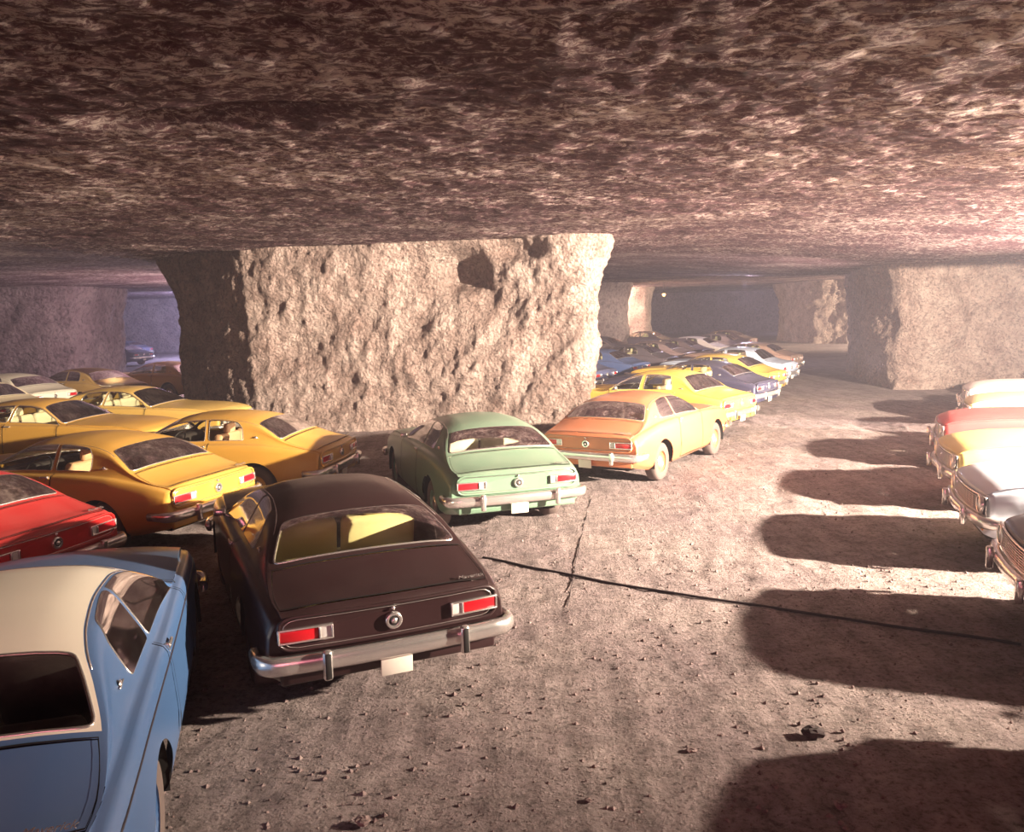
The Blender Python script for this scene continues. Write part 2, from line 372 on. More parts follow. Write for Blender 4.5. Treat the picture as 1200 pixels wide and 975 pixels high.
# ------------------------------------------------------------------ the compact cars (x forward from the rear axle, y left, z up)
def pchip(xs, ys):
    xs = np.array(xs, float); ys = np.array(ys, float); h = np.diff(xs); d = np.diff(ys)/h
    m = np.zeros(len(xs)); m[0] = d[0]; m[-1] = d[-1]
    for i in range(1, len(xs)-1):
        if d[i-1]*d[i] > 0: m[i] = 2*d[i-1]*d[i]/(d[i-1]+d[i]) if abs(d[i-1]+d[i]) > 1e-12 else 0
    def f(x):
        x = np.clip(np.asarray(x, float), xs[0], xs[-1]); i = np.clip(np.searchsorted(xs, x)-1, 0, len(h)-1)
        t = (x-xs[i])/h[i]; t2 = t*t; t3 = t2*t
        return (2*t3-3*t2+1)*ys[i]+(t3-2*t2+t)*h[i]*m[i]+(-2*t3+3*t2)*ys[i+1]+(t3-t2)*h[i]*m[i+1]
    return f
X0, X1 = -1.0, 3.44
PROF = {
 'coupe': ([-1.0, -.93, -.8, -.6, -.42, -.2, .02, .3, .7, 1.05, 1.28, 1.5, 1.72, 1.93, 2.05, 2.8, 3.25, 3.44],
           [.835, .862, .885, .945, 1.02, 1.145, 1.245, 1.305, 1.335, 1.325, 1.29, 1.20, 1.09, .985, .965, .935, .875, .80]),
 'sedan': ([-1.0, -.9, -.7, -.5, -.36, -.15, .08, .35, .7, 1.05, 1.28, 1.5, 1.72, 1.93, 2.05, 2.8, 3.25, 3.44],
           [.86, .885, .92, .955, 1.0, 1.14, 1.285, 1.345, 1.365, 1.35, 1.31, 1.215, 1.10, .985, .965, .935, .875, .80])}
CROWN = pchip([-1.0, -.8, -.42, .02, .4, 1.2, 1.5, 1.93, 2.1, 3.2, 3.44], [.03, .035, .04, .05, .055, .06, .06, .05, .035, .035, .025])
ZS = pchip([-1.0, -.85, -.5, -.1, .4, 1.2, 1.9, 2.6, 3.2, 3.44], [.785, .825, .88, .925, .935, .925, .915, .875, .815, .765])
WW = pchip([-1.0, -.7, 0, .9, 1.8, 2.7, 3.2, 3.44], [.835, .862, .888, .896, .892, .872, .845, .82])
BOW = pchip([-1.0, -.42, .02, .5, 1.28, 1.93, 2.4, 3.44], [.05, .05, .03, 0, -.04, -.10, -.07, -.09])
ZB = pchip([-1.0, -.7, -.36, .4, 2.2, 3.0, 3.44], [.36, .29, .235, .215, .215, .27, .33])
def section(style, x):
    tc = PROF[style](x); zs = ZS(x); w = WW(x); c = CROWN(x); zb = ZB(x)
    h = np.maximum(tc-c-zs, .012); g0 = w-.105; yc = g0-.80*h+.02*np.sin(np.clip(h/.33, 0, 1)*math.pi)
    top = zs+h
    Y = [w-.11, w-.035, w, w-.012, w-.03, w-.062, g0, g0-.33*h, yc+.06*np.clip(h*3, .2, 1), yc-.025, yc*.60, 0*x]
    Z = [zb, zb+.07, .50+0*x, .70+.0*x, zs-.06, zs-.008, zs+np.minimum(.006, h*.4), zs+.5*h, zs+.90*h, top, tc-c*.28, tc]
    Z[3] = np.minimum(Z[3], zs-.11)
    return np.array(Y), np.array(Z)
def hermite(K, v, end=False):
    n = len(K); d = np.diff(K, axis=0); m = np.zeros_like(K); m[0] = d[0]; m[-1] = d[-1] if end else 0
    a, b = d[:-1], d[1:]; ok = a*b > 0; m[1:-1] = np.where(ok, 2*a*b/np.where(ok, a+b, 1), 0)
    i = np.clip(np.floor(v).astype(int), 0, n-2); t = v-i; c = np.arange(K.shape[1])
    t2 = t*t; t3 = t2*t
    return (2*t3-3*t2+1)*K[i, c]+(t3-2*t2+t)*m[i, c]+(-2*t3+3*t2)*K[i+1, c]+(t3-t2)*m[i+1, c]
def surf(style, x, v, inset=0.0):
    x = np.asarray(x, float); v = np.asarray(v, float)
    KY, KZ = section(style, x); y = hermite(KY, v, True); z = hermite(KZ, v)
    # the last centimetres of each end roll over to the panel
    e = np.minimum(x-X0, X1-x); r = np.clip(1-e/.05, 0, 1); s = 1-np.sqrt(np.maximum(0, 1-r*r*.92))
    zc = .58; y = y*(1-.035*s); z = zc+(z-zc)*(1-.10*s)
    return np.stack([x+BOW(x)*(y/.87)**2, y, z], -1)
def snorm(style, x, v):
    e = 1e-3; a = surf(style, x+e, v)-surf(style, x-e, v); b = surf(style, x, np.minimum(v+e, 11))-surf(style, x, v-e)
    n = np.cross(a, b); l = np.linalg.norm(n, axis=1)[:, None]; return n/np.where(l < 1e-12, 1, l)
VS = .13    # metres per unit of v, only for meshing
def v_at_z(style, x, z):
    vv = np.linspace(0, 5, 51); zz = surf(style, np.full(51, x), vv)[:, 2]
    return float(np.interp(z, zz, vv))
def dens(poly, closed=True, st=.05):
    out = []; n = len(poly)
    for i in range(n if closed else n-1):
        a = poly[i]; b = poly[(i+1) % n]; d = math.hypot(b[0]-a[0], (b[1]-a[1])*VS); k = max(1, int(math.ceil(d/st)))
        out += [(a[0]+(b[0]-a[0])*j/k, a[1]+(b[1]-a[1])*j/k) for j in range(k)]
    if not closed: out.append(poly[-1])
    return out
def rnd(poly, which, r=.05):
    out = []
    n = len(poly)
    for i, p in enumerate(poly):
        if i not in which: out.append(p); continue
        a, b = poly[i-1], poly[(i+1) % n]
        def mv(q):
            d = math.hypot(q[0]-p[0], (q[1]-p[1])*VS); t = min(.45, r/d); return (p[0]+(q[0]-p[0])*t, p[1]+(q[1]-p[1])*t)
        A, B = mv(a), mv(b)
        for t in (0, .3, .5, .7, 1): out.append(((1-t)**2*A[0]+2*t*(1-t)*p[0]+t*t*B[0], (1-t)**2*A[1]+2*t*(1-t)*p[1]+t*t*B[1]))
    return out
def inpoly(p, poly):
    x, y = p; c = False; n = len(poly); j = n-1
    for i in range(n):
        xi, yi = poly[i]; xj, yj = poly[j]
        if (yi > y) != (yj > y) and x < (xj-xi)*(y-yi)/(yj-yi)+xi: c = not c
        j = i
    return c
def styledef(style):
    D = {'windows': {}, 'panels': {}, 'seams': []}
    cb = -.40 if style == 'coupe' else -.34
    ct = .0 if style == 'coupe' else .06
    D['windows']['windshield'] = [rnd([(1.34, 11), (1.34, 9.12), (1.90, 9.12), (1.90, 11)], (1, 2), .06)]
    rr = (9.08 if style == 'coupe' else 9.3)
    D['windows']['rear_window'] = [rnd([(cb, 11), (cb, rr), (ct, rr+.05), (ct, 11)], (1, 2), .05)]
    if style == 'coupe':
        D['windows']['door_window'] = [rnd([(.78, 6.35), (1.84, 6.35), (1.72, 8.25), (.84, 8.3)], (0,), .02)]
        D['windows']['quarter_window'] = [rnd([(.16, 6.4), (.72, 6.35), (.78, 8.3), (.34, 8.15), (.22, 7.4)], (0, 1, 2, 3), .04)]
        door = [(.70, 1.0), (1.86, 1.0), (1.86, 6.1), (.72, 6.1)]
        D['panels']['door'] = [door]
        D['seams'] = [[(.70, 6.1), (.70, 1.0), (1.86, 1.0), (1.86, 6.1)]]
    else:
        D['windows']['door_window'] = [rnd([(1.06, 6.35), (1.84, 6.35), (1.72, 8.25), (1.06, 8.3)], (0,), .02), rnd([(.20, 6.4), (.94, 6.35), (.96, 8.3), (.36, 8.2)], (0, 1, 2, 3), .04)]
        D['panels']['door'] = [[(1.0, 1.0), (1.86, 1.0), (1.86, 6.1), (1.0, 6.1)], [(.42, 1.0), (1.0, 1.0), (1.0, 6.1), (.10, 6.1), (.10, 5.0), (.40, 2.8)]]
        D['seams'] = [[(1.0, 6.1), (1.0, 1.0), (1.86, 1.0), (1.86, 6.1)], [(1.0, 1.0), (.42, 1.0), (.40, 2.8), (.10, 5.0), (.10, 6.1)]]
    D['panels']['hood'] = [[(2.0, 7.2), (3.36, 7.2), (3.36, 11), (2.0, 11)]]
    D['seams'] += [[(2.0, 11), (2.0, 7.2), (3.36, 7.2)]]
    D['panels']['trunk_lid'] = [[(cb-.06, 11), (cb-.06, 9.0), (-.93, 8.6), (-.955, 11)]]
    D['seams'] += [[(cb-.06, 11), (cb-.06, 9.0), (-.93, 8.6)], [(-.93, 8.6), (-.955, 11)]]
    D['panels']['roof'] = [[(cb-.02, 8.75), (1.30, 8.75), (1.30, 11), (cb-.02, 11)]]
    return D
def arch(style, cx, r, ztop_extra=0):
    pts = []
    for a in np.linspace(-25, 205, 30):
        X = cx+r*math.cos(math.radians(a)); z = .31+r*math.sin(math.radians(a))
        xs = X
        for _ in range(3): xs = X-float(BOW(xs))*1.03
        pts.append((xs, v_at_z(style, xs, max(z, .05)) if z > float(ZB(xs))+.005 else -.3))
    return pts
PROF = {k: pchip(*v) for k, v in PROF.items()}
def body_meshes(style):
    D = styledef(style)
    ar = [arch(style, 0, .365), arch(style, 2.616, .365)]
    V = []; E = []
    def addpoly(poly, closed=True, st=.05):
        q = dens(poly, closed, st); o = len(V); V.extend([(a, min(max(b, 0), 11)*VS) for a, b in q]); n = len(q)
        for i in range(n if closed else n-1): E.append((o+i, o+(i+1) % n))
    addpoly([(X0, 0), (X1, 0), (X1, 11), (X0, 11)], st=.07)
    for k in ('windows', 'panels'):
        for nm, ps in D[k].items():
            for p in ps: addpoly(p)
    for a in ar: addpoly([(x, max(v, 0)) for x, v in a], st=.03)
    strips = []
    for s in D['seams']:
        L, Rr = [], []
        q = dens(s, False, .2)
        for i, p in enumerate(q):
            a = q[max(i-1, 0)]; b = q[min(i+1, len(q)-1)]; dx, dy = b[0]-a[0], (b[1]-a[1])*VS; l = math.hypot(dx, dy) or 1
            nx, ny = -dy/l*.0045, dx/l*.0045/VS; L.append((p[0]+nx, min(11, p[1]+ny))); Rr.append((p[0]-nx, min(11, p[1]-ny)))
        pl = L+Rr[::-1]; strips.append(pl); addpoly(pl, st=.1)
    for x in np.arange(X0+.07, X1, .075):
        for v in np.arange(.3, 11, .42): V.append((float(x), float(v)*VS))
    for x in (X0+.008, X0+.02, X0+.035, X0+.05, X1-.008, X1-.02, X1-.035, X1-.05):
        for v in np.arange(0.15, 11, .3): V.append((float(x), float(v)*VS))
    vo, eo, fo, *_ = delaunay_2d_cdt([Vector(p) for p in V], E, [], 0, 1e-5)
    par = np.array([(p.x, p.y/VS) for p in vo]); par[:, 1] = np.clip(par[:, 1], 0, 11)
    pos = surf(style, par[:, 0], par[:, 1]); nor = snorm(style, np.clip(par[:, 0], X0+.002, X1-.002), np.clip(par[:, 1], .01, 10.99))
    groups = {}
    for f in fo:
        if len(f) < 3: continue
        c = par[list(f)].mean(0); c = (float(c[0]), float(c[1]))
        if any(inpoly(c, a) for a in ar): continue
        nm = None
        for w, ps in D['windows'].items():
            for i, p in enumerate(ps):
                if inpoly(c, p): nm = (w, i)
        if nm is None and any(inpoly(c, s) for s in strips): nm = ('seam', 0)
        if nm is None:
            for w, ps in D['panels'].items():
                for i, p in enumerate(ps):
                    if nm is None and inpoly(c, p): nm = (w, i)
        groups.setdefault(nm or ('body', 0), []).append(tuple(f))
    res = {}
    for (nm, i), fs in groups.items():
        idx = sorted({k for f in fs for k in f}); mp = {k: j for j, k in enumerate(idx)}
        p = pos[idx]; n = nor[idx]
        if nm == 'seam': p = p-n*.012
        if nm in ('windshield', 'rear_window', 'door_window', 'quarter_window'): p = p-n*.006
        fl = [tuple(mp[k] for k in f) for f in fs]
        # orient outward
        out = []
        for f in fl:
            a, b, c = p[f[0]], p[f[1]], p[f[2]]; g = np.cross(b-a, c-a)
            out.append(f if g@n[f[0]] > 0 else f[::-1])
        pm = p*[1, -1, 1]; nmir = n*[1, -1, 1]; o = len(p)
        mir = [tuple(k+o for k in f[::-1]) for f in out]
        if nm in ('door', 'door_window', 'quarter_window'):
            res[(nm, i, 1)] = (p, n, out, None); res[(nm, i, -1)] = (pm, nmir, [f[::-1] for f in out], None)
        else: res[(nm, i, 0)] = (np.vstack([p, pm]), np.vstack([n, nmir]), out+mir, None)
    return D, res
def meshn(name, p, n, f, mats, mi=None):
    me = bpy.data.meshes.new(name); me.from_pydata(p.tolist(), [], f)
    for m in mats: me.materials.append(m)
    me.polygons.foreach_set('use_smooth', [True]*len(me.polygons))
    if mi is not None: me.polygons.foreach_set('material_index', mi)
    me.update(); me.normals_split_custom_set_from_vertices(n.tolist()); return me
def rim(style, poly, closed=True, off=.003, lim=11.0):
    q = dens(poly, closed, .05); x = np.array([a for a, b in q]); v = np.clip(np.array([b for a, b in q]), .01, 11)
    return surf(style, x, v)+snorm(style, x, np.minimum(v, 10.99))*off
def endcap(style, xe, sgn):
    """closing panel of the front or rear: outline ring, then flat face at slightly smaller outline"""
    vv = np.concatenate([np.arange(0, 11, .5), [11]]); P = surf(style, np.full(len(vv), xe), vv)
    R = np.vstack([P, (P*[1, -1, 1])[::-1][1:]])  # left bottom .. centre top .. right bottom
    return R

def build_car(style):
    """prototype with all of its parts; returns the root"""
    root = empty('car'); root['style'] = style
    D, G = body_meshes(style)
    mats = [M['paint'], M['seam']]
    sp, sn, sf, _ = G[('seam', 0, 0)]; bp, bn, bf, _ = G[('body', 0, 0)]
    # end panels joined to the body shell
    P = [bp, sp]; N = [bn, sn]; F = list(bf)+[tuple(k+len(bp) for k in f) for f in sf]; MI = [0]*len(bf)+[1]*len(sf)
    for xe, sg in ((X0, -1), (X1, 1)):
        R = endcap(style, xe, sg); cz = .58; o = sum(len(a) for a in P); n = len(R)
        rings = [R]; nn = []
        for k, dx in ((.985, .006), (.60, .010), (.2, .010)):
            Q = R.copy(); Q[:, 1] *= k; Q[:, 2] = cz+(Q[:, 2]-cz)*k
            Q[:, 0] = R[:, 0]-BOW(xe)*(R[:, 1]/.87)**2+BOW(xe)*(Q[:, 1]/.87)**2+sg*dx; rings.append(Q)
        A = np.vstack(rings+[np.array([[xe+sg*.01, 0, cz]])]); P.append(A); N.append(np.tile([[sg, 0, 0]], (len(A), 1)).astype(float))
        for r in range(3):
            for i in range(n):
                j = (i+1) % n; f = (o+r*n+i, o+r*n+j, o+(r+1)*n+j, o+(r+1)*n+i); F.append(f if sg > 0 else f[::-1]); MI.append(0)
        for i in range(n):
            j = (i+1) % n; f = (o+3*n+i, o+3*n+j, o+4*n); F.append(f if sg > 0 else f[::-1]); MI.append(0)
    link('body_shell', meshn('body_shell', np.vstack(P), np.vstack(N), F, mats, MI), root)
    for (nm, i, s), (p, n, f, _) in G.items():
        if nm in ('body', 'seam'): continue
        gl = nm in ('windshield', 'rear_window', 'door_window', 'quarter_window')
        o = link(nm, meshn(nm, p, n, f, [M['glass'] if gl else M['paint']]), root)
        if nm == 'door':
            mb = MB(); xh = (min(a for a, b in D['panels']['door'][i])+.10)
            if style == 'sedan' and i == 1: xh = .24
            c = surf(style, np.array([xh]), np.array([4.55]))[0]; y = (c[1]+.018)*s
            mb.box((c[0], y, c[2]), (.13, .018, .022), bev=.006); mb.box((c[0]-.05, y-.010*s, c[2]), (.022, .03, .03), bev=.005); mb.lathe([(0, .012), (.013, .010), (.013, 0)], (c[0]-.02, y-.012*s, c[2]-.045), 'Y', 10, flip=s)
            mb.build('door_handle', M['chrome'], o)
    # trims round the glass
    for nm in ('rear_window', 'windshield'):
        pl = D['windows'][nm][0]; q = [p for p in dens(pl, False, .05)]
        a = rim(style, [p for p in pl], False); b = (a*[1, -1, 1])[::-1][1:-1]
        MB().tube(np.vstack([a, b]), .010, 6, closed=True).build('window_trim', M['chrome'], root)
    for nm in ('door_window', 'quarter_window'):
        for pl in D['windows'].get(nm, []):
            for s in (1, -1):
                a = rim(style, pl, True)*[1, s, 1]; MB().tube(a, .008, 5, closed=True).build('window_frame', M['chrome'], root)
    for s in (1, -1):   # drip rail
        x = np.linspace(-.1, 1.86, 34); a = surf(style, x, np.full(34, 8.62))+snorm(style, x, np.full(34, 8.62))*.006
        MB().tube(a*[1, s, 1], .008, 5).build('drip_rail', M['chrome'], root)
    # tail panel: raised lip, recessed plate
    xr = X0-.012
    def bx(y): return xr+float(BOW(X0))*(y/.87)**2
    lip = []
    for (cy, cz, sy, sz) in ((.66, .735, 1, 1), (-.66, .735, -1, 1), (-.66, .665, -1, -1), (.66, .665, 1, -1)):
        for a in (0, 30, 60, 90):
            an = math.radians(a if sy*sz > 0 else 90-a); y = cy+sy*.095*math.cos(an); lip.append((bx(y)-.012, y, cz+sz*.075*math.sin(an)+.0))
        if (sy, sz) == (1, 1):
            for y in (.4, .2, 0, -.2, -.4): lip.append((bx(y)-.012, y, .81))
        if (sy, sz) == (-1, -1):
            for y in (-.4, -.2, 0, .2, .4): lip.append((bx(y)-.012, y, .59))
    MB().tube(lip, .016, 8, closed=True, flat=.8).build('tail_panel_lip', M['paint'], root)
    mb = MB(); n = len(lip); mb.add([(x+.006, y*.985, .7+(z-.7)*.93) for x, y, z in lip], [tuple(range(n))][:1]); mb.build('tail_panel', M['paint'], root)
    MB().tube([(x-.006, y*.96, .7+(z-.7)*.84) for x, y, z in lip], .003, 4, closed=True).build('panel_trim', M['chrome'], root)
    for s in (1, -1):
        fr = MB(); x = bx(.58)-.016
        for (y, z, dy, dz) in ((.582, .735, .35, .013), (.582, .649, .35, .013), (.752, .692, .014, .098), (.412, .692, .014, .098), (.492, .692, .013, .08)):
            fr.box((bx(y)-.02, s*y, z), (.035, dy, dz), rz=-s*.06, bev=.005)
        h = fr.build('tail_light', M['chrome'], root)
        l = MB(); l.box((bx(.62)-.012, s*.622, .692), (.03, .245, .078), rz=-s*.06, bev=.008); l.build('red_lens', M['red'], h)
        l = MB(); l.box((bx(.44)-.010, s*.452, .692), (.028, .070, .078), rz=-s*.05, bev=.008); l.build('reversing_lens', M['white_lens'], h)
    c = MB(); c.lathe([(0, .030), (.018, .030), (.020, .022), (.036, .020), (.050, .030), (.058, .022), (.060, 0)], (xr-.004, 0, .69), 'X', 24, flip=-1)
    fc = c.build('fuel_cap', M['chrome'], root)
    c = MB(); c.lathe([(0, .0), (.034, .0)], (xr-.0265, 0, .69), 'X', 20, flip=-1); c.build('cap_ring', M['black'], fc)
    c = MB(); c.lathe([(0, .012), (.012, .010), (.014, 0)], (xr-.012, 0, .775), 'X', 12, flip=-1); c.build('trunk_lock', M['chrome'], root)
    # bumpers
    def bumper(xc, sg, z, name):
        path = []
        for y in np.linspace(-.80, .80, 17): path.append((xc+sg*.02+.9*float(BOW(X0 if sg < 0 else X1))*(y/.84)**2, y))
        q = .9*float(BOW(X0 if sg < 0 else X1)); wrap = [(xc+q-sg*.01, .84), (xc+q-sg*.045, .865), (xc+q-sg*.11, .880), (xc+q-sg*.26, .882)]
        path = [(a, -b) for a, b in wrap[::-1]]+path+wrap
        mb = MB(); vs = []; prof = [(-.02, -.062), (.018, -.060), (.034, -.035), (.040, 0), (.034, .035), (.018, .055), (-.02, .058)]
        m = len(prof); N = len(path)
        for i, (x, y) in enumerate(path):
            a = path[max(0, i-1)]; b = path[min(N-1, i+1)]; dx, dy = b[0]-a[0], b[1]-a[1]; l = math.hypot(dx, dy); nx, ny = dy/l*sg, -dx/l*sg
            k = 1 if 1 < i < N-2 else .8
            if nx*sg < 0 and abs(dx) < 1e-9: nx = -nx
            nx, ny = (dy/l, -dx/l) if sg > 0 else (-dy/l, dx/l)
            # outward always away from the car centre
            if nx*(x-1.2)+ny*y < 0: nx, ny = -nx, -ny
            for o_, h in prof: vs.append((x+nx*o_, y+ny*o_, z+h*k))
        fs = [(i*m+j, i*m+j+1, (i+1)*m+j+1, (i+1)*m+j) for i in range(N-1) for j in range(m-1)]+[tuple(range(m)), tuple(range((N-1)*m, N*m))]
        fs += [(i*m+m-1, i*m, (i+1)*m, (i+1)*m+m-1) for i in range(N-1)]
        mb.add(vs, fs, 0, True); b = mb.build(name, M['chrome'], root)
        for s in (1, -1):
            g = MB(); g.box((xc+sg*.062, s*.47, z-.015), (.06, .062, .20), bev=.02); go = g.build('bumper_guard', M['chrome'], b)
            g = MB(); g.box((xc+sg*.094, s*.47, z-.015), (.014, .038, .17), bev=.005); g.build('guard_pad', M['black'], go)
        return b
    bumper(-1.05, -1, .515, 'rear_bumper'); bumper(3.485, 1, .50, 'front_bumper')
    MB().box((-1.055, 0, .385), (.012, .22, .125), ry=-.1, bev=.004).build('number_plate', M['plate'], root)
    v = MB()
    v.box((-.955, 0, .42), (.05, 1.50, .15), bev=.024); v.build('rear_valance', M['paint'], root)
    # grille and headlamps
    xf = X1+.012
    def fx(y): return xf+float(BOW(X1))*(y/.87)**2
    g = MB()
    for z in np.arange(.575, .725, .022):
        g.tube([(fx(y)+.012, y, z) for y in np.linspace(-.52, .52, 9)], .0055, 4)
    for y in np.arange(-.5, .51, .1): g.box((fx(y)+.014, y, .648), (.008, .008, .15))
    gb = MB(); pts = [(fx(y)+.003, y) for y in np.linspace(-.74, .74, 15)]
    gb.add([(x, y, .56) for x, y in pts]+[(x, y, .735) for x, y in pts], [(i, i+1, i+16, i+15) for i in range(14)])
    go = gb.build('grille', M['black'], root); g.build('grille_bars', M['chrome'], go)
    fr = [(fx(y)+.012, y, .74) for y in np.linspace(-.76, .76, 13)]+[(fx(y)+.012, y, .555) for y in np.linspace(.76, -.76, 13)]
    MB().tube(fr, .011, 6, closed=True).build('grille_surround', M['chrome'], go)
    for s in (1, -1):
        h = MB(); h.lathe([(.098, .0), (.098, .03), (.088, .038), (.078, .03)], (fx(.63)+.0, s*.63, .65), 'X', 22); ho = h.build('headlamp', M['chrome'], root)
        h = MB(); h.lathe([(0, .036), (.04, .034), (.078, .022)], (fx(.63), s*.63, .65), 'X', 22); h.build('headlamp_lens', M['lamp'], ho)
        h = MB(); h.box((fx(.6)-.02, s*.60, .405), (.03, .14, .05), bev=.01); h.build('turn_signal', M['amber'], root)
    # wheels and wells
    for wx in (0, 2.616):
        for s in (1, -1):
            t = MB(); t.lathe([(.17, -.085), (.22, -.095), (.275, -.095), (.300, -.075), (.305, -.03), (.307, 0), (.305, .03), (.300, .075), (.275, .095), (.22, .095), (.17, .085)], (wx, s*.745, .307), 'Y', 32, flip=s)
            w = t.build('wheel', M['tire'], root)
            t = MB(); t.lathe([(.175, .084), (.168, .060), (.150, .030), (.125, .045), (.10, .050)], (wx, s*.745, .307), 'Y', 24, flip=s); t.build('rim', M['paint'], w)
            t = MB(); t.lathe([(.102, .048), (.09, .070), (.05, .080), (0, .084)], (wx, s*.745, .307), 'Y', 20, flip=s); t.build('hubcap', M['chrome'], w)
            a = MB(); pr = []
            vs = []; m = 14
            for k in range(m):
                an = math.radians(-10+200*k/(m-1)); vs += [(wx+.372*math.cos(an), s*.86, .31+.372*math.sin(an)), (wx+.372*math.cos(an), s*.50, .31+.372*math.sin(an))]
            a.add(vs, [(2*k, 2*k+1, 2*k+3, 2*k+2) for k in range(m-1)]+[tuple(range(1, 2*m, 2))]); a.build('wheel_well', M['under'], root)
    u = MB(); u.box((1.28, 0, .30), (4.1, 1.12, .06)); u.box((1.3, 0, .29), (1.85, 1.54, .06)); u.build('underbody', M['under'], root)
    # interior
    it = MB(); it.box((.95, 0, .36), (2.3, 1.5, .05)); it.build('cabin_floor', M['dash'], root)
    d = MB(); d.box((1.70, 0, .86), (.28, 1.48, .16), bev=.05); d.build('dashboard', M['dash'], root)
    d = MB(); ring = [(1.43-.09*math.sin(a), .36+.19*math.cos(a), .90+.17*math.sin(a)) for a in np.linspace(0, 2*math.pi, 22)[:-1]]
    d.tube(ring, .011, 6, closed=True); d.tube([ring[0], (1.44, .36, .90), ring[10]], .009, 5); d.tube([(1.43, .36, .90), (1.70, .36, .80)], .02, 6); d.build('steering_wheel', M['black'], root)
    st = MB()
    st.box((.98, 0, .52), (.55, 1.36, .20), bev=.06); st.build('front_seat', M['upholstery'], root)
    for s in (.34, -.34):
        b = MB(); b.box((.66, s, .82), (.14, .64, .46), ry=-.22, bev=.05); sb = b.build('seat_back', M['upholstery'], root)
        b = MB(); b.box((.585, s, 1.115), (.09, .27, .15), ry=-.15, bev=.035); b.tube([(.60, s-.07, 1.0), (.59, s-.07, 1.1)], .007, 5); b.tube([(.60, s+.07, 1.0), (.59, s+.07, 1.1)], .007, 5); b.build('headrest', M['upholstery'], sb)
    b = MB(); b.box((.14, 0, .50), (.50, 1.20, .18), bev=.06); b.box((-.10, 0, .73), (.15, 1.20, .44), ry=-.3, bev=.05); b.build('rear_seat', M['upholstery'], root)
    b = MB(); b.box((-.33, 0, .885), (.36, 1.30, .03), bev=.01); b.build('parcel_shelf', M['dash'], root)
    b = MB(); b.box((1.28, 0, 1.18), (.02, .20, .05), bev=.012); b.tube([(1.30, 0, 1.20), (1.34, 0, 1.27)], .006, 5); b.build('rear_view_mirror', M['chrome'], root)
    # small outside fittings
    c = surf(style, np.array([1.62]), np.array([6.1]))[0]
    b = MB(); b.box((c[0], c[1]+.09, c[2]+.06), (.035, .10, .062), bev=.015); b.tube([(c[0], c[1]-.01, c[2]-.01), (c[0]+.01, c[1]+.06, c[2]+.05)], .009, 6); b.build('side_mirror', M['chrome'], root)
    for s in (1, -1):
        c = surf(style, np.array([-.02]), np.array([6.7]))[0]; b = MB(); b.lathe([(0, .010), (.022, .008), (.026, 0)], (c[0], s*c[1], c[2]), 'Y', 14, flip=s); b.tube([(c[0]-.05, s*(c[1]+.006), c[2]), (c[0]+.06, s*(c[1]+.006), c[2])], .005, 5); b.build('quarter_emblem', M['chrome'], root)
    # script badge on the right of the deck
    cu = bpy.data.curves.new('badge', 'FONT'); cu.body = 'Maverick'; cu.size = .052; cu.extrude = .002; cu.shear = .35; cu.align_x = 'CENTER'
    tmp = bpy.data.objects.new('tmp', cu); COL.objects.link(tmp)
    bpy.context.view_layer.update(); me = bpy.data.meshes.new_from_object(tmp.evaluated_get(bpy.context.evaluated_depsgraph_get())); bpy.data.objects.remove(tmp)
    me.materials.clear(); me.materials.append(M['chrome']); me.name = 'badge'
    b = link('badge', me, root); zc = float(surf(style, np.array([-.90]), np.array([10.]))[0][2])
    b.matrix_local = Matrix.Translation((-.925, -.60, zc-.006+.012)) @ Matrix.Rotation(-math.pi/2, 4, 'Z') @ Matrix.Rotation(math.radians(20), 4, 'X')
    return root

PROTO = {s: build_car(s) for s in ('coupe', 'sedan')}
used = set()
NOFAR = {'badge', 'rear_view_mirror', 'quarter_emblem', 'trunk_lock', 'cap_ring', 'turn_signal', 'guard_pad', 'panel_trim', 'steering_wheel'}
def car(style, x, y, t, col, label, group='parked compact cars', seat=(.60, .55, .36), roof=None, far=False, shift=0):
    """t: heading measured from straight away from the camera, positive to the right"""
    src = PROTO[style]
    if style not in used and not far: root = src; used.add(style); kids = [(c, c) for c in src.children]
    else:
        root = src.copy(); COL.objects.link(root)
        for ch in src.children:
            if far and ch.name.split('.')[0] in NOFAR: continue
            c = ch.copy(); c.parent = root; COL.objects.link(c)
            for g in ch.children:
                if far and g.name.split('.')[0] in NOFAR: continue
                d = g.copy(); d.parent = c; COL.objects.link(d)
    root.location = (x, y, .0 if shift == 0 else shift); root.rotation_euler = (0, 0, math.pi/2-t)
    tag(root, label, 'car', group)
    return root, col, seat, roof
def finish(rec):
    root, col, seat, roof = rec; dust = .08 if sum(col) < .08 else (1.6 if col == (.15, .25, .17) else .8)
    for ch in root.children_recursive:
        n = ch.name.split('.')[0]
        c = seat if n in ('front_seat', 'seat_back', 'headrest', 'rear_seat') else (roof if (n == 'roof' and roof) else col)
        ch.color = (*c, dust)
GOLD = (.60, .32, .05); YEL = (.80, .56, .09); TAN = (.58, .36, .12)
recs = []
def C(*a, **k): r = car(*a, **k); recs.append(r); return r[0]
C('coupe', -1.24, 6.377, -.412, (.022, .006, .008), 'very dark maroon compact coupe in the foreground, yellow seats behind its rear window', seat=(.82, .74, .36))
C('coupe', -.263, 10.897, -.318, (.15, .25, .17), 'pale green compact coupe with chrome bumper, dusty roof', seat=(.7, .64, .5))
C('coupe', 1.659, 13.604, .56, (.56, .18, .075), 'orange compact coupe whose right side and two wheels face the aisle', seat=(.6, .5, .4))
blue = C('coupe', -2.585, 3.598, -.29, (.06, .14, .31), 'blue compact coupe with a cream white roof in the bottom left corner', roof=(.90, .82, .68), seat=(.05, .04, .04))
C('coupe', -4.58, 10.44, -1.239, GOLD, 'golden yellow compact coupe left of the dark maroon coupe', seat=(.65, .40, .22))
C('coupe', -3.61, 12.745, -1.427, GOLD, 'golden yellow compact coupe parked right against the big rock pillar', seat=(.6, .35, .2))
